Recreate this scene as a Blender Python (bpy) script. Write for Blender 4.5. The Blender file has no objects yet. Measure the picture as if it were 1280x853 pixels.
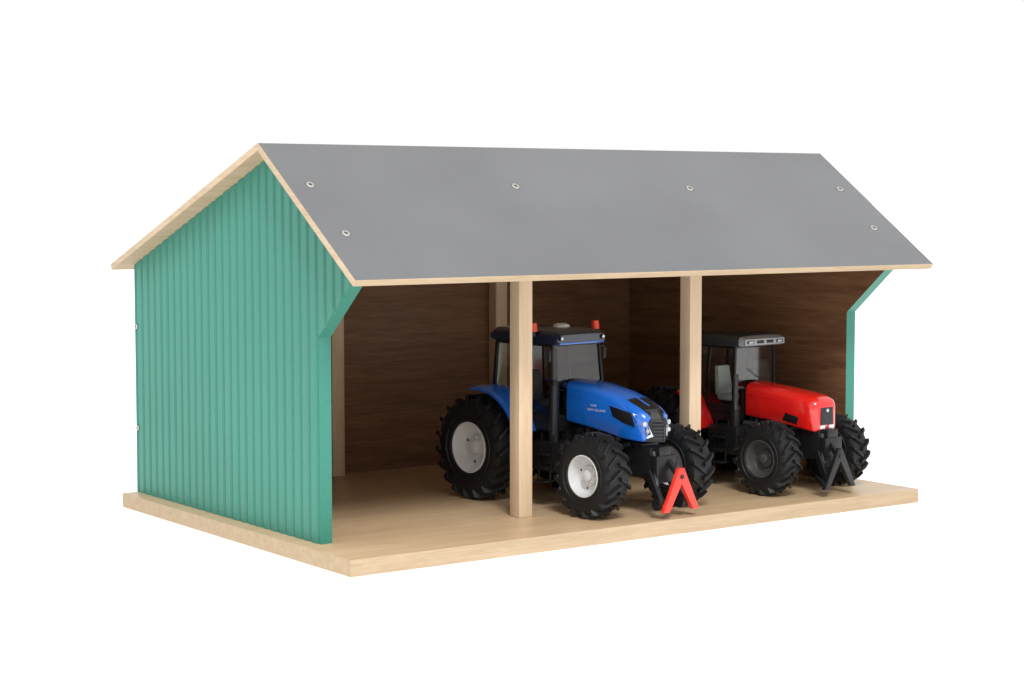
import bpy, bmesh, math, random
from mathutils import Vector, Matrix
U=0.01
random.seed(3)
scn=bpy.context.scene
scn.view_settings.view_transform='Standard'
scn.view_settings.look='None'
scn.view_settings.exposure=0
COL=scn.collection

# ---------------------------------------------------------------- materials
def mat_base(name):
    m=bpy.data.materials.new(name); m.use_nodes=True
    nt=m.node_tree; b=nt.nodes['Principled BSDF']
    return m,nt,b
def plain(name,col,rough=0.5,metal=0.0,spec=0.5,var=0.08,bump=0.0,scale=400,coat=0.0,big=0.0):
    m,nt,b=mat_base(name)
    tc=nt.nodes.new('ShaderNodeTexCoord')
    n=nt.nodes.new('ShaderNodeTexNoise'); n.inputs['Scale'].default_value=scale; n.inputs['Detail'].default_value=4
    nt.links.new(tc.outputs['Object'],n.inputs['Vector'])
    r=nt.nodes.new('ShaderNodeValToRGB')
    r.color_ramp.elements[0].position=.3; r.color_ramp.elements[1].position=.7
    r.color_ramp.elements[0].color=tuple(c*(1-var) for c in col)+(1,)
    r.color_ramp.elements[1].color=tuple(min(1,c*(1+var)) for c in col)+(1,)
    nt.links.new(n.outputs['Fac'],r.inputs['Fac'])
    last=r.outputs['Color']
    if big>0:
        n2=nt.nodes.new('ShaderNodeTexNoise'); n2.inputs['Scale'].default_value=9; n2.inputs['Detail'].default_value=2
        nt.links.new(tc.outputs['Object'],n2.inputs['Vector'])
        mr=nt.nodes.new('ShaderNodeMapRange'); mr.inputs['From Min'].default_value=.3; mr.inputs['From Max'].default_value=.7
        mr.inputs['To Min'].default_value=1-big; mr.inputs['To Max'].default_value=1+big
        nt.links.new(n2.outputs['Fac'],mr.inputs['Value'])
        vm=nt.nodes.new('ShaderNodeVectorMath'); vm.operation='SCALE'
        nt.links.new(last,vm.inputs[0]); nt.links.new(mr.outputs[0],vm.inputs['Scale']); last=vm.outputs[0]
    nt.links.new(last,b.inputs['Base Color'])
    b.inputs['Roughness'].default_value=rough; b.inputs['Metallic'].default_value=metal
    b.inputs['Specular IOR Level'].default_value=spec
    b.inputs['Coat Weight'].default_value=coat
    if bump>0:
        bp=nt.nodes.new('ShaderNodeBump'); bp.inputs['Strength'].default_value=bump; bp.inputs['Distance'].default_value=0.0003
        nt.links.new(n.outputs['Fac'],bp.inputs['Height']); nt.links.new(bp.outputs['Normal'],b.inputs['Normal'])
    return m
def wood(name,c1,c2,axis='X',rough=0.55,fine=1.0,streak=0.5,spec=0.3):
    m,nt,b=mat_base(name); N=nt.nodes; Lk=nt.links
    tc=N.new('ShaderNodeTexCoord')
    mp=N.new('ShaderNodeMapping')
    s={'X':(9,130,130),'Y':(130,9,130),'Z':(130,130,9)}[axis]
    mp.inputs['Scale'].default_value=tuple(v*fine for v in s)
    Lk.new(tc.outputs['Object'],mp.inputs['Vector'])
    n1=N.new('ShaderNodeTexNoise'); n1.inputs['Scale'].default_value=1.0; n1.inputs['Detail'].default_value=6; n1.inputs['Roughness'].default_value=.6; n1.inputs['Distortion'].default_value=.6
    Lk.new(mp.outputs['Vector'],n1.inputs['Vector'])
    mp2=N.new('ShaderNodeMapping'); mp2.inputs['Scale'].default_value=tuple(v*fine*5 for v in s)
    Lk.new(tc.outputs['Object'],mp2.inputs['Vector'])
    n2=N.new('ShaderNodeTexNoise'); n2.inputs['Scale'].default_value=1.0; n2.inputs['Detail'].default_value=3
    Lk.new(mp2.outputs['Vector'],n2.inputs['Vector'])
    mx=N.new('ShaderNodeMath'); mx.operation='MULTIPLY_ADD'; mx.inputs[1].default_value=.45
    Lk.new(n2.outputs['Fac'],mx.inputs[0])
    mm=N.new('ShaderNodeMath'); mm.operation='MULTIPLY'; mm.inputs[1].default_value=.6
    Lk.new(n1.outputs['Fac'],mm.inputs[0]); Lk.new(mm.outputs[0],mx.inputs[2])
    r=N.new('ShaderNodeValToRGB'); r.color_ramp.elements[0].position=.5-.22*(1.2-streak); r.color_ramp.elements[1].position=.5+.22*(1.2-streak)
    k=.90
    r.color_ramp.elements[0].color=tuple(v*k for v in c2)+(1,); r.color_ramp.elements[1].color=tuple(v*k for v in c1)+(1,)
    Lk.new(mx.outputs[0],r.inputs['Fac']); Lk.new(r.outputs['Color'],b.inputs['Base Color'])
    bp=N.new('ShaderNodeBump'); bp.inputs['Strength'].default_value=.25; bp.inputs['Distance'].default_value=0.0002
    Lk.new(mx.outputs[0],bp.inputs['Height']); Lk.new(bp.outputs['Normal'],b.inputs['Normal'])
    b.inputs['Roughness'].default_value=rough; b.inputs['Specular IOR Level'].default_value=spec
    return m
def glass(name,tint=(.8,.85,.85),gl=0.12):
    m=bpy.data.materials.new(name); m.use_nodes=True; nt=m.node_tree
    nt.nodes.remove(nt.nodes['Principled BSDF']); out=nt.nodes['Material Output']
    t=nt.nodes.new('ShaderNodeBsdfTransparent'); t.inputs[0].default_value=tint+(1,)
    g=nt.nodes.new('ShaderNodeBsdfGlossy'); g.inputs['Roughness'].default_value=.08
    n=nt.nodes.new('ShaderNodeTexNoise'); n.inputs['Scale'].default_value=120
    r=nt.nodes.new('ShaderNodeMapRange'); r.inputs['To Min'].default_value=gl*.7; r.inputs['To Max'].default_value=gl*1.3
    nt.links.new(n.outputs['Fac'],r.inputs['Value'])
    mx=nt.nodes.new('ShaderNodeMixShader'); nt.links.new(r.outputs[0],mx.inputs[0])
    nt.links.new(t.outputs[0],mx.inputs[1]); nt.links.new(g.outputs[0],mx.inputs[2]); nt.links.new(mx.outputs[0],out.inputs['Surface'])
    return m

M={}
M['board']=wood('light_board_wood',(.64,.465,.285),(.50,.335,.19),'X',.36,spec=.5)
M['edge']=wood('plywood_edge',(.54,.41,.27),(.42,.305,.19),'X',.7,1.6)
M['edgeY']=wood('plywood_edge_gable',(.62,.48,.33),(.49,.36,.23),'Y',.7,1.6)
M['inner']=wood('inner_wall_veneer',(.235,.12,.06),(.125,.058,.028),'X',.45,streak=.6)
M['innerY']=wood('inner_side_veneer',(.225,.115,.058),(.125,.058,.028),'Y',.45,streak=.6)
M['post']=wood('pine_post',(.74,.57,.39),(.61,.44,.28),'Z',.5)
M['green']=plain('green_paint',(.034,.205,.150),.45,spec=.4,var=.05,bump=.15,scale=500,big=.05)
M['roof']=plain('slate_grey_laminate',(.142,.144,.150),.42,spec=.4,var=.05,bump=.08,scale=1100,big=.08)
M['screw']=plain('zinc_screw',(.50,.49,.45),.32,metal=.8,var=.1)
M['slot']=plain('screw_recess',(.05,.05,.05),.6)
M['rubber']=plain('tyre_rubber',(.009,.009,.010),.5,spec=.3,var=.2,bump=.2,scale=700)
M['black']=plain('black_plastic',(.008,.008,.009),.36,spec=.35,var=.2)
M['dark']=plain('dark_grey_metal',(.026,.027,.03),.45,spec=.5,var=.2)
M['grey']=plain('light_grey_plastic',(.30,.31,.32),.4,spec=.5,var=.06)
M['blue']=plain('blue_lacquer',(.007,.12,.52),.22,spec=.5,var=.04,coat=.9)
M['navy']=plain('navy_lacquer',(.006,.014,.035),.25,spec=.5,var=.05,coat=.5)
M['red']=plain('red_lacquer',(.60,.010,.008),.2,spec=.5,var=.04,coat=.8)
M['redm']=plain('red_plastic',(.70,.035,.02),.35,spec=.5,var=.04)
M['rimw']=plain('light_grey_rim',(.58,.58,.58),.35,spec=.5,var=.05)
M['rimd']=plain('dark_rim',(.05,.048,.048),.4,spec=.5,var=.1)
M['silver']=plain('silver_trim',(.45,.46,.48),.3,metal=.3,var=.06)
M['white']=plain('pale_print',(.42,.48,.58),.5,var=.02)
M['seatl']=plain('pale_seat',(.70,.70,.64),.5,var=.05)
M['lamp']=plain('headlamp_lens',(.66,.70,.74),.12,spec=.8,var=.12,scale=900)
M['orange']=plain('beacon_lens',(.80,.06,.015),.2,spec=.6,var=.05)
M['glass']=glass('clear_glass')

# ---------------------------------------------------------------- mesh builder
class Part:
    def __init__(s,mats): s.bm=bmesh.new(); s.mats=mats
    def mi(s,m): 
        if m not in s.mats: s.mats.append(m)
        return s.mats.index(m)
    def face(s,vs,m,smooth=False):
        try:
            f=s.bm.faces.new(vs); f.material_index=s.mi(m); f.smooth=smooth; return f
        except ValueError: return None
    def v(s,p): return s.bm.verts.new(Vector(p)*U)
    def hexa(s,p,m,bev=0):
        vs=[s.v(q) for q in p]
        fs=[s.face([vs[i] for i in ix],m) for ix in [(3,2,1,0),(4,5,6,7),(0,1,5,4),(1,2,6,5),(2,3,7,6),(3,0,4,7)]]
        if bev:
            es=set(e for f in fs for e in f.edges)
            r=bmesh.ops.bevel(s.bm,geom=list(es),offset=bev*U,segments=2,affect='EDGES',profile=.6)
            for f in r['faces']: f.material_index=s.mi(m)
    def box(s,c,d,m,bev=0.05,taper=1.0,ty=None):
        x,y,z=[q/2 for q in d]; ty=taper if ty is None else ty
        p=[(c[0]+a*x,c[1]+b*y,c[2]-z) for a,b in((-1,-1),(1,-1),(1,1),(-1,1))]+[(c[0]+a*x*taper,c[1]+b*y*ty,c[2]+z) for a,b in((-1,-1),(1,-1),(1,1),(-1,1))]
        s.hexa(p,m,bev)
    def bar(s,a,b,w,d,m,up=(0,0,1),bev=0.03):
        a=Vector(a);b=Vector(b);z=(b-a).normalized();u=Vector(up)
        if abs(z.dot(u))>.95:u=Vector((0,1,0))
        x=z.cross(u).normalized();y=x.cross(z).normalized()
        q=[]
        for o in(a,b):
            for i,j in((-1,-1),(1,-1),(1,1),(-1,1)): q.append(o+x*i*w/2+y*j*d/2)
        s.hexa(q,m,bev)
    def tube(s,a,b,r,m,n=20,r2=None,cap=True):
        a=Vector(a);b=Vector(b);z=(b-a).normalized();u=Vector((0,0,1)) if abs(z.z)<.9 else Vector((0,1,0))
        x=z.cross(u).normalized();y=z.cross(x); r2=r if r2 is None else r2
        A=[s.v(a+(x*math.cos(t)+y*math.sin(t))*r) for t in [2*math.pi*i/n for i in range(n)]]
        B=[s.v(b+(x*math.cos(t)+y*math.sin(t))*r2) for t in [2*math.pi*i/n for i in range(n)]]
        for i in range(n):
            s.face([A[i],A[(i+1)%n],B[(i+1)%n],B[i]],m,True)
        if cap: s.face(A[::-1],m); s.face(B,m)
    def prism(s,poly,x0,x1,m,bev=0,axis='x'):
        f=(lambda x,p:(x,p[0],p[1])) if axis=='x' else (lambda x,p:(p[0],x,p[1]))
        A=[s.v(f(x0,p)) for p in poly]; B=[s.v(f(x1,p)) for p in poly]; n=len(poly); fs=[]
        for i in range(n): fs.append(s.face([A[i],A[(i+1)%n],B[(i+1)%n],B[i]],m))
        fs.append(s.face(A[::-1],m)); fs.append(s.face(B,m))
        if bev:
            es=set(e for f in fs if f for e in f.edges)
            r=bmesh.ops.bevel(s.bm,geom=list(es),offset=bev*U,segments=2,affect='EDGES',profile=.6)
            for f in r['faces']: f.material_index=s.mi(m)
    def loft(s,rings,m,smooth=True,cap=True,closed=True,mfun=None,capm=None):
        R=[[s.v(p) for p in r] for r in rings]; n=len(R[0])
        for k in range(len(R)-1):
            for i in range(n if closed else n-1):
                mm=m if mfun is None else mfun(k,i)
                s.face([R[k][i],R[k][(i+1)%n],R[k+1][(i+1)%n],R[k+1][i]],mm,smooth)
        if cap: s.face(R[0][::-1],capm or m); s.face(R[-1],m)
    def revolve(s,prof,m,n=48,cx=(0,0,0),mfun=None):
        rings=[]
        for i in range(n):
            t=2*math.pi*i/n
            rings.append([(cx[0]+x,cx[1]+r*math.cos(t),cx[2]+r*math.sin(t)) for x,r in prof])
        R=[[s.v(p) for p in r] for r in rings]
        for k in range(n):
            for i in range(len(prof)-1):
                s.face([R[k][i],R[k][i+1],R[(k+1)%n][i+1],R[(k+1)%n][i]],m if mfun is None else mfun(i),True)
    def done(s,name,parent=None,loc=(0,0,0),rotz=0,sharp=35):
        bmesh.ops.recalc_face_normals(s.bm,faces=s.bm.faces[:])
        me=bpy.data.meshes.new(name); s.bm.to_mesh(me); s.bm.free()
        for k in s.mats: me.materials.append(M[k])
        try: me.set_sharp_from_angle(angle=math.radians(sharp))
        except Exception: pass
        o=bpy.data.objects.new(name,me); COL.objects.link(o)
        o.parent=parent; o.location=Vector(loc)*U; o.rotation_euler=(0,0,rotz)
        return o
def empty(name,loc=(0,0,0),parent=None,rotz=0,size=.02):
    e=bpy.data.objects.new(name,None); e.empty_display_size=size; COL.objects.link(e); e.parent=parent
    e.location=Vector(loc)*U; e.rotation_euler=(0,0,rotz); return e
def P(*m): return Part(list(m))

# ---------------------------------------------------------------- shed
L,D,T=50.0,33.1,1.05
WX,WY0,WY1,WT=1.157,5.72,33.0,.92
EY,EZ,RY,RZ,BY,BZ=-1.0,18.1,11.07,26.56,34.33,18.1
RX0,RX1=-.14,50.14
KZ=14.25; FY=.6
rt=.45
s1=(RZ-EZ)/(RY-EY); s2=(RZ-BZ)/(BY-RY)
vt1=rt*math.sqrt(1+s1*s1); vt2=rt*math.sqrt(1+s2*s2)
def under(y):
    return min(EZ+s1*(y-EY)-vt1, RZ-s2*(y-RY)-vt2 if y>RY else 1e9)-.02
shed=empty('toy_shed')
shed['label']='open-fronted wooden toy farm shed with green ribbed walls and grey roof'
shed['category']='toy shed'
b=P('board','edge'); b.box((L/2,D/2,T/2),(L,D,T),'board',.04); 
o=b.done('base_board',shed)
for p in o.data.polygons:
    if abs(p.normal.z)<.5: p.material_index=1

def wall_low(y):
    if y>=WY0: return T+.005
    return KZ+(WY0-y)*(under(FY)-KZ)/(WY0-FY)
def side_wall(x_out,x_in,rib_from=0):
    p=P('green','innerY')
    sg=1 if x_in>x_out else -1
    pitch=1.075
    prof=[(0,0),(.05,.05),(.14,.15),(.22,.17),(.30,.15),(.39,.05),(.44,0),(pitch,0)]
    def off(y):
        if y<rib_from: return 0
        a=(WY1-y)%pitch
        for (a0,o0),(a1,o1) in zip(prof,prof[1:]):
            if a0<=a<=a1: return o0+(o1-o0)*(a-a0)/(a1-a0)
        return 0
    ys=set()
    yy=WY1
    while yy>FY:
        for a,_ in prof[:-1]:
            q=yy-a
            if q>FY+.02: ys.add(round(q,3))
        yy-=pitch
    ys|={FY,WY0,WY0+.001,RY}
    rings=[]
    for q in sorted(ys):
        lo=wall_low(q) if q!=WY0 else wall_low(WY0-1e-6)
        hi=under(q)
        xo=x_out+sg*off(min(q,WY1-1e-4))
        if q==FY: lo=hi-.02
        rings.append([(xo,q,lo),(xo,q,hi),(x_in,q,hi),(x_in,q,lo)])
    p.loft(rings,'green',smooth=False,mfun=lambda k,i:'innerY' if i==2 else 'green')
    return p
lw=side_wall(WX,WX+WT).done('side_wall',shed)
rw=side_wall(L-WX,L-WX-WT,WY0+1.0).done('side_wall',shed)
lw['label']='green ribbed gable wall with two screws on its edge'
# back wall
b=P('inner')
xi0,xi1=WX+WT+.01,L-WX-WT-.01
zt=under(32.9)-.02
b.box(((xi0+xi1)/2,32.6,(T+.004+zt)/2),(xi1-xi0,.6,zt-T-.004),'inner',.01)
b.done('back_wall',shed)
def post(x,y,w=1.12):
    b=P('post')
    x0,x1,y0,y1=x,x+w,y,y+w
    p=[(x0,y0,T+.01),(x1,y0,T+.01),(x1,y1,T+.01),(x0,y1,T+.01),(x0,y0,under(y0)-.03),(x1,y0,under(y0)-.03),(x1,y1,under(y1)-.03),(x0,y1,under(y1)-.03)]
    b.hexa(p,'post',.05); return b.done('post',shed)
post(17.42,6.6); post(32.78,6.6); post(16.95,31.1); post(32.75,31.1)
# roof
b=P('roof','edgeY','edge')
def panel(y0,z0,y1,z1):
    s=(z1-z0)/(y1-y0); n=Vector((0,-s,1)).normalized()
    lo0=(y0-n.y*rt,z0-n.z*rt); lo1=(y1,z1-rt/n.z)
    p=[(RX0,lo0[0],lo0[1]),(RX1,lo0[0],lo0[1]),(RX1,lo1[0],lo1[1]),(RX0,lo1[0],lo1[1]),(RX0,y0,z0),(RX1,y0,z0),(RX1,y1,z1),(RX0,y1,z1)]
    b.hexa(p,'edgeY',.025)
    return n
n1=panel(EY,EZ,RY,RZ)
n2=panel(BY,BZ,RY+.006,RZ-.004)
roof=b.done('roof',shed)
for p in roof.data.polygons:
    if p.normal.dot(n1)>.985 or p.normal.dot(n2)>.985: p.material_index=0
    elif abs(p.normal.x)<.4: p.material_index=2
def screw(pos,normal,parent,r=.30,name='screw'):
    b=P('screw','slot')
    n=Vector(normal).normalized()
    b.revolve([(.004,r*1.12),(.012,r*1.0)],'slot',24)
    b.revolve([(.008,r),(.05,r*.92),(.08,r*.7),(.06,r*.40),(.02,r*.25),(.01,0.001)],'screw',24,mfun=lambda i:'slot' if i>2 else 'screw')
    o=b.done(name,parent); o.location=Vector(pos)*U
    o.rotation_mode='QUATERNION'; o.rotation_quaternion=Vector((1,0,0)).rotation_difference(n)
    return o
def onroof(y): return EZ+s1*(y-EY)
for x,y in((1.5,7.2),(1.55,2.9),(17.5,7.15),(33.0,7.0),(48.3,7.0),(47.7,2.8)):
    screw((x,y,onroof(y)),n1,roof)
for z in(13.5,5.9): screw((WX-.03,WY1-.3,z),(-1,0,0),lw,.2)

# ---------------------------------------------------------------- tractor parts
def tyre_mesh(R,w,rr,nl,lh):
    p=P('rubber'); Rc=R-lh; h=w/2
    prof=[(-h*.78,rr*.98),(-h*.93,rr+.12*(Rc-rr)),(-h*1.0,rr+.5*(Rc-rr)),(-h*.96,rr+.78*(Rc-rr)),(-h*.82,Rc*.985),(-h*.4,Rc),(0,Rc*1.003),(h*.4,Rc),(h*.82,Rc*.985),(h*.96,rr+.78*(Rc-rr)),(h,rr+.5*(Rc-rr)),(h*.93,rr+.12*(Rc-rr)),(h*.78,rr*.98)]
    p.revolve(prof,'rubber',56)
    dt=2*math.pi/nl
    for side in(-1,1):
        for i in range(nl):
            t0=dt*(i+(0.5 if side>0 else 0))
            st=[(0.0-.04,0,R*.998,.28),(.35,.16,R,.24),(.75,.42,R*.99,.25),(1.0,.60,R*.955,.28),(1.03,.66,Rc*.90,.28)]
            rings=[]
            for (fx,ft,rtop,wd) in st:
                x=side*h*fx; tc=t0+ft*dt*1.15; hw=wd*dt*.5
                rb=min(Rc*.97,rtop-.02)*(.985 if fx<.9 else .93)
                if fx>1.0: rb=Rc*.84
                def q(r,t,xx): return (xx,r*math.cos(t),r*math.sin(t))
                xb=x if fx<.9 else side*h*.85
                rings.append([q(rb,tc-hw*1.15,xb),q(rtop,tc-hw*.8,x),q(rtop,tc+hw*.8,x),q(rb,tc+hw*1.15,xb)])
            p.loft(rings,'rubber',smooth=False)
    for sd in(-1,1):
        p.revolve([(sd*h*.97,rr+.30*(Rc-rr)),(sd*h*1.02,rr+.34*(Rc-rr)),(sd*h*1.02,rr+.38*(Rc-rr)),(sd*h*.98,rr+.42*(Rc-rr))],'rubber',56)
    return p
def rim_mesh(rr,w,mat,hub,bolts=8):
    p=P(mat,hub); h=w/2
    p.revolve([(-h*.80,rr*1.0),(-h*.90,rr*1.02),(-h*.92,rr*.97),(-h*.8,rr*.92),(-h*.40,rr*.88),(-h*.2,rr*.80),(-h*.17,rr*.52),(-h*.34,rr*.46),(-h*.38,rr*.30),(-h*.55,rr*.27),(-h*.60,rr*.20),(-h*.60,.001)],mat,40,mfun=lambda i: mat if i<8 else hub)
    p.revolve([(h*.8,rr),(h*.5,rr*.9),(h*.3,rr*.5),(h*.3,.001)],mat,40)
    for k in range(bolts):
        t=2*math.pi*k/bolts
        y,z=rr*.38*math.cos(t),rr*.38*math.sin(t)
        p.tube((-h*.34,y,z),(-h*.46,y,z),rr*.035,hub,8)
        if k%2==0:
            y,z=rr*.66*math.cos(t+.3),rr*.66*math.sin(t+.3)
            p.tube((-h*.15,y,z),(-h*.195,y,z),rr*.06,'dark',12)
    return p
def make_wheels(root,R,w,rr,x,y,nl,lh,rimm,hub,steer=0):
    ty=tyre_mesh(R,w,rr,nl,lh); ri=rim_mesh(rr,w,rimm,hub)
    t_me=None
    for side in(-1,1):
        e=empty('wheel',(x*side,y,R),root,(0 if side<0 else math.pi)+steer)
        if t_me is None:
            t=ty.done('tyre',e,sharp=30); r=ri.done('rim',e,sharp=30); t_me,r_me=t.data,r.data
        else:
            t=bpy.data.objects.new('tyre',t_me); COL.objects.link(t); t.parent=e; t.rotation_euler=(.09,0,0)
            r=bpy.data.objects.new('rim',r_me); COL.objects.link(r); r.parent=e
NT=9
def rrect(x0,x1,z0,z1,y,r=.3,n=4,crown=0):
    pts=[]
    cx0,hx=(x0+x1)/2,(x1-x0)/2
    def add(x,z,top):
        if top: z+=crown*(1-((x-cx0)/hx)**2)
        pts.append((x,y,z))
    for k in range(n+1):
        a=math.radians(90*k/n); add(x1-r+r*math.cos(a),z1-r+r*math.sin(a),True)
    for k in range(1,NT): add(x1-r+(x0-x1+2*r)*k/NT,z1,True)
    for k in range(n+1):
        a=math.radians(90+90*k/n); add(x0+r+r*math.cos(a),z1-r+r*math.sin(a),True)
    for k in range(n+1):
        a=math.radians(180+90*k/n); add(x0+r+r*math.cos(a),z0+r*.4+r*.4*math.sin(a),False)
    for k in range(n+1):
        a=math.radians(270+90*k/n); add(x1-r+r*math.cos(a),z0+r*.4+r*.4*math.sin(a),False)
    return pts
def text(name,body,size,parent,loc,rot,mat,sx=1):
    c=bpy.data.curves.new(name,'FONT'); c.body=body; c.size=size*U; c.extrude=.004*U; c.align_x='CENTER'; c.align_y='CENTER'
    o=bpy.data.objects.new('tmp',c); COL.objects.link(o)
    bpy.context.view_layer.update()
    me=bpy.data.meshes.new_from_object(o.evaluated_get(bpy.context.evaluated_depsgraph_get())); bpy.data.objects.remove(o)
    me.materials.clear(); me.materials.append(M[mat]); me.name=name
    t=bpy.data.objects.new(name,me); COL.objects.link(t); t.parent=parent; t.location=Vector(loc)*U; t.rotation_euler=rot; t.scale=(sx,1,1)
    return t

def tractor(name,loc,rot,S):
    root=empty(name,loc,None,rot)
    paint=S['paint']; fR,rR,wb=S['fR'],S['rR'],S['wb']
    make_wheels(root,fR,S['fw'],fR*S['rimf'],S['fx'],0,17,.26,S['rim'],S['hub'],S.get('steer',0))
    make_wheels(root,rR,S['rw'],rR*S['rimr'],S['rx'],wb,19,.34,S['rim'],S['hub'])
    c=P('black','dark')
    c.box((0,wb*.25,4.0),(1.7,wb*.75,2.0),'black',.12)
    c.box((0,wb*.75,4.2),(2.6,wb*.55,2.6),'black',.15)
    c.box((0,-1.5,3.7),(1.9,1.8,2.2),'black',.12)
    c.tube((-S['fx'],0,fR),(S['fx'],0,fR),.42,'dark'); c.tube((-S['rx'],wb,rR),(S['rx'],wb,rR),.65,'black')
    c.box((-2.2,0,fR+.1),(1.6,.9,.8),'dark',.1); c.box((2.2,0,fR+.1),(1.6,.9,.8),'dark',.1)
    c.box((0,wb+1.9,4.3),(2.4,2.0,1.8),'black',.1)
    for sd in(-1,1):
        c.box((sd*2.4,wb*.47,3.6),(1.9,3.0,2.2),'black',.25)
        for k in range(3): c.box((sd*(3.55-.12*k),wb*.47,1.9+.95*k),(.9,1.1,.12),'black',.03)
        c.bar((sd*3.6,wb*.47-.6,1.8),(sd*3.2,wb*.47-.6,5.2),.12,.12,'black'); c.bar((sd*3.6,wb*.47+.6,1.8),(sd*3.2,wb*.47+.6,5.2),.12,.12,'black')
    for k in range(7):
        for sd in(-1,1): c.box((sd*1.0,.8+k*.55,5.0),(.5,.32,1.3),'dark' if k%2 else 'black',.05)
    for sd in(-1,1):
        c.tube((sd*1.35,1.0,4.6),(sd*1.35,4.6,4.7),.28,'dark',14)
        c.tube((sd*1.15,-.6,4.9),(sd*1.5,1.2,4.3),.16,'black',10)
    c.done('chassis',root)
    h=P(paint,'black')
    nh=S.get('nblack',0)
    def hm(k,i):
        if k<nh and 4<=i<4+NT:
            j=i-4
            if k<2 or (j!=NT//2): return 'black'
        return paint
    h.loft([rrect(*q[:4],q[4],q[5],4,q[6]) for q in S['hood']],paint,mfun=hm,capm=S.get('capm','black'))
    if 'crease' in S:
        for sd in(-1,1):
            (ya,xa,za),(yb,xb_,zb_)=S['crease']
            h.hexa([(sd*(xa-.1),ya,za-.05),(sd*(xa+.05),ya,za-.02),(sd*(xb_+.05),yb,zb_-.12),(sd*(xb_-.1),yb,zb_-.15),
                    (sd*(xa-.1),ya,za+.05),(sd*(xa+.01),ya,za+.05),(sd*(xb_+.01),yb,zb_+.12),(sd*(xb_-.1),yb,zb_+.12)],paint,.02)
    hood=h.done('bonnet',root,sharp=50)
    S['front'](hood,root)
    # cab
    zb,zt=S['cz0'],S['cz1']; y0,y1,yt0,yt1=S['cy0'],S['cy1'],S['cyt0'],S['cyt1']; xb,xt=S['cxb'],S['cxt']
    cab=P('black')
    ym=(y0*.45+y1*.55); ymt=(yt0*.45+yt1*.55)
    for sd in(-1,1):
        cab.bar((sd*xb,y0,zb),(sd*xt,yt0,zt),.2,.24,'black'); cab.bar((sd*xb,ym,zb),(sd*xt,ymt,zt),.17,.2,'black'); cab.bar((sd*xb,y1,zb+.8),(sd*xt,yt1,zt),.22,.26,'black')
        cab.bar((sd*xb,y0,zb),(sd*xb,y1,zb+.0),.3,.5,'black'); cab.bar((sd*xt,yt0,zt),(sd*xt,yt1,zt),.25,.3,'black')
        cab.bar((sd*(xb+.12),ym-.35,zb+1.0),(sd*(xb+.12),ym-.35,zb+2.0),.08,.12,'black')
    for yy,zz,x in((y0,zb,xb),(yt0,zt,xt),(y1,zb+1.0,xb),(yt1,zt,xt)): cab.bar((-x,yy,zz),(x,yy,zz),.28,.3,'black')
    cab.box((0,(y0+y1)/2,zb-.5),(xb*2+.1,(y1-y0)+.2,1.0),'black',.1)
    cab.box((0,y0+.1,zb+.3),(2.6,.6,2.3),'black',.12)
    cab.bar((.5,yt0-.12,zb+2.2),(-.8,yt0-.1,zb+3.0),.05,.05,'black')
    cabo=cab.done('cab',root)
    def pane(pts):
        g=P('glass'); g.face([g.v(q) for q in pts],'glass'); return g.done('window',cabo)
    pane([(-xb,y0,zb),(xb,y0,zb),(xt,yt0,zt),(-xt,yt0,zt)]); pane([(-xb,y1,zb),(xb,y1,zb),(xt,yt1,zt),(-xt,yt1,zt)])
    for sd in(-1,1): pane([(sd*xb,y0,zb),(sd*xb,y1,zb),(sd*xt,yt1,zt),(sd*xt,yt0,zt)])
    S['roof'](cabo)
    s=P(S['seat']); yc=(y0+y1)/2+S.get('seaty',.7)
    s.box((0,yc,zb+.6),(1.7,1.6,.5),S['seat'],.15); s.hexa([(-.8,yc+.6,zb+.7),(.8,yc+.6,zb+.7),(.8,yc+1.1,zb+.7),(-.8,yc+1.1,zb+.7),(-.65,yc+.9,zb+3.0),(.65,yc+.9,zb+3.0),(.65,yc+1.3,zb+3.0),(-.65,yc+1.3,zb+3.0)],S['seat'],.12)
    s.box((-1.0,yc,zb+1.2),(.3,1.4,.25),S['seat'],.08); s.box((1.0,yc,zb+1.2),(.3,1.4,.25),S['seat'],.08)
    s.done('seat',cabo)
    w=P('black'); cpt=Vector((0,y0+1.3,zb+2.1)); ax=Vector((0,.55,.83)).normalized(); u=Vector((1,0,0)); v=ax.cross(u); n=24; rg=[]
    for i in range(n+1):
        t=2*math.pi*i/n; d=u*math.cos(t)+v*math.sin(t)
        rg.append([tuple(cpt+d*(.75+.07*math.cos(a))+ax*.07*math.sin(a)) for a in [k*math.pi/3 for k in range(6)]])
    w.loft(rg,'black',cap=False); w.bar(cpt-u*.72,cpt+u*.72,.1,.06,'black'); w.tube(cpt,cpt-ax*1.3,.1,'black',10)
    w.done('steering_wheel',cabo)
    a0,a1=S['fa']
    for sd in(-1,1):
        f=P(S['fend'],'black'); rg=[]
        xi,xo=sd*(xb-.05),sd*(S['rx']+S['rw']*S.get('fcov',.25))
        g0=S.get('fgap',.28)
        for k in range(15):
            a=math.radians(a0+k*(a1-a0)/14); r0=rR+g0; r1=rR+g0+.2
            rg.append([(xi,wb-r0*math.cos(a),rR+r0*math.sin(a)),(xo,wb-r0*math.cos(a),rR+(r0)*math.sin(a)-.18),(xo,wb-r1*math.cos(a),rR+r1*math.sin(a)-.22),(xo-sd*.35,wb-r1*math.cos(a),rR+r1*math.sin(a)-.05),(xi,wb-r1*math.cos(a),rR+r1*math.sin(a))])
        f.loft(rg,S['fend'],smooth=True)
        pl=[(wb-(rR+.3)*math.cos(math.radians(a0+k*(a1-a0)/14)),rR+(rR+.3)*math.sin(math.radians(a0+k*(a1-a0)/14))) for k in range(15)]+[(wb+1.5,rR),(wb-1.5,rR)]
        f.prism(pl,xi,xi+sd*.15,'black')
        f.done('rear_fender',root,sharp=40)
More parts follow.
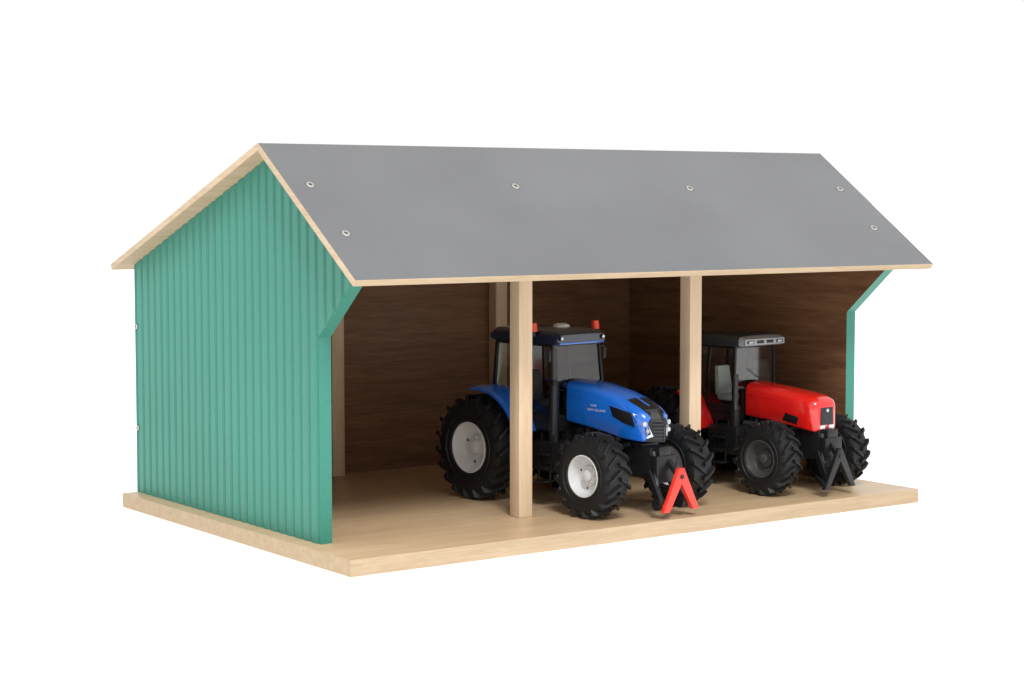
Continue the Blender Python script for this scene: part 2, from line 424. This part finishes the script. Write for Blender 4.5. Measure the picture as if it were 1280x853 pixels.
    ex=P('black','dark'); ex.tube((S['exx'],S['exy'],4.2),(S['exx'],S['exy'],S['exz']-2.6),.38,'black'); ex.tube((S['exx'],S['exy'],S['exz']-2.6),(S['exx'],S['exy'],S['exz']-2.2),.38,'black',r2=.24)
    ex.tube((S['exx'],S['exy'],S['exz']-2.2),(S['exx'],S['exy'],S['exz']),.22,'dark'); ex.done('exhaust_pipe',root)
    if S.get('mir',True):
        for sd in(-1,1):
            m=P('black','silver'); m.bar((sd*xt,yt0,zt-.3),(sd*(xt+.4),yt0-.2,zt-.3),.1,.1,'black'); m.box((sd*(xt+.42),yt0-.2,zt-.8),(.3,.14,.85),'black',.06)
            m.done('mirror',cabo)
    S['hitch'](root)
    return root

# ---- blue tractor specifics
def blue_front(hood,root):
    g=P('black','silver','dark','lamp')
    g.loft([[(-1.05,-2.10,5.2),(0,-2.78,5.15),(1.05,-2.10,5.2),(1.0,-1.9,5.2),(-1.0,-1.9,5.2)],
            [(-1.12,-2.05,6.2),(0,-2.74,6.2),(1.12,-2.05,6.2),(1.1,-1.8,6.2),(-1.1,-1.8,6.2)],
            [(-1.02,-1.85,6.9),(0,-2.46,6.92),(1.02,-1.85,6.9),(1.0,-1.6,6.9),(-1.0,-1.6,6.9)],
            [(-.88,-1.55,7.36),(0,-2.02,7.42),(.88,-1.55,7.36),(.8,-1.3,7.3),(-.8,-1.3,7.3)]],'black',smooth=False)
    for k in range(6):
        z=5.4+.24*k
        for sd in(-1,1): g.bar((sd*.05,-2.79,z),(sd*.62,-2.39,z),.05,.07,'dark',bev=.01)
    g.bar((0,-2.81,5.2),(0,-2.78,6.3),.08,.07,'dark',bev=.02)
    g.done('grille',hood)
    for sd in(-1,1):
        l=P('lamp','black','silver')
        front=[(.66,-2.42,5.55),(1.02,-2.16,5.42),(1.36,-1.94,6.10),(1.44,-1.15,7.12),(1.12,-2.0,6.88)]
        back=[(.62,-2.0,5.55),(.95,-1.9,5.42),(1.15,-1.6,6.10),(1.22,-1.05,7.1),(.95,-1.65,6.88)]
        l.loft([[(sd*x,y,z) for x,y,z in front],[(sd*x,y,z) for x,y,z in back]],'lamp',smooth=False)
        l.tube((sd*1.02,-2.28,5.92),(sd*1.04,-2.18,5.92),.15,'silver',14)
        l.tube((sd*1.20,-2.14,6.42),(sd*1.18,-2.0,6.42),.17,'silver',14)
        l.done('headlight',hood)
        v=P('black')
        v.prism([(-1.35,6.2),(-1.0,7.10),(1.1,7.5),(.75,6.75),(-.4,6.35)],sd*1.38,sd*1.505,'black',.01)
        v.done('air_vent',hood)
        text('lettering','NEW HOLLAND',.25,hood,(sd*1.57,2.3,7.05),(math.pi/2,0,sd*math.pi/2),'white')
        text('lettering','T8.390',.22,hood,(sd*1.58,2.6,7.36),(math.pi/2,0,sd*math.pi/2),'white')
def blue_roof(cab):
    r=P('navy','black','blue')
    r.loft([rrect(-2.3,2.3,11.6,12.15,5.45,.25,4,.05),rrect(-2.5,2.5,11.5,12.4,5.85,.35,4,.1),rrect(-2.55,2.55,11.5,12.55,8.5,.4,4,.12),rrect(-2.5,2.5,11.5,12.45,12.2,.4,4,.1),rrect(-2.35,2.35,11.6,12.1,12.8,.3,4,.05)],'navy')
    r.box((0,5.5,11.58),(4.4,.25,.14),'blue',.04)
    ro=r.done('cab_roof',cab,sharp=50)
    g=P('seatl'); g.revolve([(0,.0001),(0,.62),(.18,.58),(.28,.35),(.3,.001)],'seatl',24)
    o=g.done('antenna_dome',ro,(0,7.6,12.6)); o.rotation_euler=(0,-math.pi/2,0)
    for sd in(-1,1):
        b=P('orange','black'); b.bar((-sd*.45,0,-.2),(0,0,-.15),.12,.14,'black'); b.tube((0,0,-.25),(0,0,.1),.24,'black',16); b.tube((0,0,.1),(0,0,.7),.32,'orange',18,r2=.26); b.done('beacon',ro,(sd*2.75,7.6 if sd<0 else 6.9,12.3))
        l=P('lamp','black'); l.tube((sd*2.05,5.4,11.95),(sd*2.05,5.32,11.95),.17,'black',16); l.tube((sd*2.05,5.32,11.95),(sd*2.05,5.29,11.95),.11,'lamp',16); l.done('work_light',ro)
def hitch(mat,y0,zlow,zap,hw,th=.34,xo=0):
    def f(root):
        b=P('black','dark')
        for sd in(-1,1):
            b.bar((sd*.85,-2.2,3.1),(sd*hw*.75,y0+.4,zlow+.55),.36,.6,'black')
            b.bar((sd*.7,-2.0,4.6),(sd*hw*.6,y0+.8,zlow+1.2),.26,.3,'black')
            b.tube((sd*.6,-2.4,4.5),(sd*1.0,y0+.8,zlow+1.0),.17,'dark',10)
            b.tube((sd*hw*.75-.3,y0+.55,zlow+.5),(sd*hw*.75+.3,y0+.55,zlow+.5),.42,'black',16)
        b.bar((xo*.5,-2.3,4.5),(xo,y0+.25,zap-.1),.34,.36,'black')
        b.box((0,-2.75,3.3),(1.9,.6,1.9),'black',.1)
        b.box((0,-2.6,4.4),(1.2,.7,.9),'black',.1)
        b.done('front_linkage',root)
        a=P(mat)
        t=th
        a.prism([(-hw-t*.5,zlow),(-hw+t*.7,zlow),(0,zap-t*1.3),(hw-t*.7,zlow),(hw+t*.5,zlow),(t*.45,zap+.35),(-t*.45,zap+.35)],y0-.16,y0+.16,mat,.03,'y')
        for sd in(-1,1):
            a.bar((sd*hw*.98,y0,zlow+.25),(sd*hw*.85,y0+1.1,zlow+.75),.26,.4,mat,bev=.04)
        a.tube((0,y0-.22,zap-.25),(0,y0+.25,zap-.25),.16,'black',12)
        a.done('coupling_triangle',root,(xo,0,0))
    return f
blue=dict(paint='blue',fend='blue',fR=2.95,rR=3.83,wb=11.8,fw=2.1,rw=2.6,fx=4.15,rx=4.15,rimf=.49,rimr=.48,rim='rimw',hub='rimw',nblack=3,crease=((-.9,1.40,7.25),(5.2,1.59,8.05)),
  hood=[(-.95,.95,5.3,6.75,-2.18,.35,.05),(-1.22,1.22,5.15,7.08,-1.95,.40,.1),(-1.36,1.36,5.15,7.42,-1.35,.42,.14),(-1.46,1.46,5.22,7.86,-.2,.42,.18),(-1.50,1.50,5.45,8.25,1.2,.42,.20),(-1.55,1.55,5.75,8.63,3.2,.42,.18),(-1.6,1.6,6.0,8.85,5.3,.42,.14)],
  cz0=6.3,cz1=11.5,cy0=5.7,cy1=12.2,cyt0=6.1,cyt1=12.0,cxb=2.55,cxt=2.3,seat='dark',exx=-2.95,exy=5.2,exz=11.3,front=blue_front,roof=blue_roof,hitch=hitch('redm',-4.0,.5,3.1,1.5,.52,.38),fcov=.15,fa=(18,100),fgap=.5)
t1=tractor('toy_tractor',(25.75,4.25,T+.01),math.radians(6),blue)
t1['label']='blue toy tractor with pale rims and red front coupling'
t1['category']='toy tractor'; t1['group']='toy tractors parked in the shed'
# ---- red tractor specifics
def red_front(hood,root):
    g=P('black','silver','dark')
    g.loft([[(-.72,-2.38,5.15),(.72,-2.38,5.15),(.66,-2.36,6.42),(-.66,-2.36,6.42)],[(-.72,-2.1,5.15),(.72,-2.1,5.15),(.66,-2.1,6.42),(-.66,-2.1,6.42)]],'black',smooth=False)
    for k in range(5): g.box((0,-2.39,5.35+.17*k),(1.2,.05,.05),'dark',.01)
    g.tube((0,-2.36,6.2),(0,-2.44,6.2),.13,'silver',18)
    g.done('grille',hood)
    for sd in(-1,1):
        l=P('lamp','black'); l.box((sd*.5,-2.36,4.98),(.52,.1,.26),'lamp',.03); l.done('headlight',hood)
        v=P('black')
        v.prism([(-.6,5.1),(-.8,5.65),(.5,5.9),(.8,5.3)],sd*1.30,sd*1.425,'black',.01)
        v.done('air_vent',hood)
def red_roof(cab):
    r=P('dark','grey','black')
    r.loft([rrect(-2.3,2.3,10.75,11.25,3.9,.2,4,.05),rrect(-2.45,2.45,10.65,11.4,4.3,.3,4,.08),rrect(-2.45,2.45,10.6,11.5,7.0,.3,4,.1),rrect(-2.4,2.4,10.6,11.4,9.8,.3,4,.1)],'dark',mfun=lambda k,i:'grey' if k<1 else 'dark')
    r.box((0,3.92,11.0),(4.5,.25,.5),'grey',.06)
    for k in range(4): r.box((-1.65+1.1*k,3.78,11.0),(.75,.06,.24),'black',.03)
    ro=r.done('cab_roof',cab,sharp=50)
    for sd in(-1,1):
        l=P('lamp','silver'); l.box((sd*1.65,3.74,11.0),(.5,.05,.16),'silver',.02); l.done('work_light',ro)
red=dict(paint='red',capm='red',fend='red',fR=2.75,rR=3.65,wb=11.0,fw=1.95,rw=2.6,fx=3.9,rx=3.95,rimf=.5,rimr=.5,rim='rimd',hub='rimd',crease=((-1.2,1.34,6.65),(4.3,1.47,7.1)),
  hood=[(-.98,.98,4.75,6.68,-2.32,.32,.08),(-1.22,1.22,4.6,6.92,-2.12,.45,.14),(-1.38,1.38,4.7,7.16,-1.4,.5,.18),(-1.42,1.42,5.0,7.45,1.0,.5,.2),(-1.48,1.48,5.3,7.75,4.4,.5,.2)],
  cz0=5.9,cz1=10.65,cy0=4.9,cy1=10.0,cyt0=4.9,cyt1=9.6,cxb=2.35,cxt=2.2,seat='seatl',seaty=-.3,exx=-2.75,exy=4.3,exz=8.6,front=red_front,roof=red_roof,hitch=hitch('black',-3.8,.6,3.2,1.55,.42,-.3),fcov=.1,fa=(10,62),mir=False)
t2=tractor('toy_tractor',(42.45,4.8,T+.01),math.radians(5.5),red)
t2['label']='red toy tractor with dark rims and grey cab roof'
t2['category']='toy tractor'; t2['group']='toy tractors parked in the shed'

# ---------------------------------------------------------------- ground + light
gm=bpy.data.materials.new('glowing_white_sweep'); gm.use_nodes=True
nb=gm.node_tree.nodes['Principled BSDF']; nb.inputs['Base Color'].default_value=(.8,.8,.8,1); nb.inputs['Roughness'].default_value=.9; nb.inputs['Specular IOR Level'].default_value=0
nb.inputs['Emission Color'].default_value=(1,1,1,1); nb.inputs['Emission Strength'].default_value=.7  # added glow: keeps the ground white without shadows and lights from below
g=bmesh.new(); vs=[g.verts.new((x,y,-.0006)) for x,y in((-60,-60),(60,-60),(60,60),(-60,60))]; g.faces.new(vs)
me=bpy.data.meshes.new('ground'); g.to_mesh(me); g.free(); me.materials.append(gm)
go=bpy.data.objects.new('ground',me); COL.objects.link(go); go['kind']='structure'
w=bpy.data.worlds.new('World'); scn.world=w; w.use_nodes=True
w.node_tree.nodes['Background'].inputs[0].default_value=(1,1,1,1); w.node_tree.nodes['Background'].inputs[1].default_value=1.0
def area(name,loc,tgt,size,power,col=(1,1,1)):
    l=bpy.data.lights.new(name,'AREA'); l.shape='SQUARE'; l.size=size; l.energy=power; l.color=col
    o=bpy.data.objects.new(name,l); COL.objects.link(o); o.location=loc
    o.rotation_euler=(Vector(tgt)-Vector(loc)).to_track_quat('-Z','Y').to_euler(); return o
area('softbox_lamp',(-.55,-1.5,1.75),(.25,.1,.1),.6,46)
# ---------------------------------------------------------------- camera
cd=bpy.data.cameras.new('camera'); cam=bpy.data.objects.new('camera',cd); COL.objects.link(cam)
cd.sensor_width=36; cd.lens=2412.9/1280*36; cd.clip_start=.05; cd.clip_end=300
pi_,ya=math.radians(4.223),math.radians(35.596)
cam.location=Vector((-59.546,-100.07,22.987))*U
cam.rotation_euler=(math.pi/2-pi_,0,-ya)
scn.camera=cam
print('DONE')
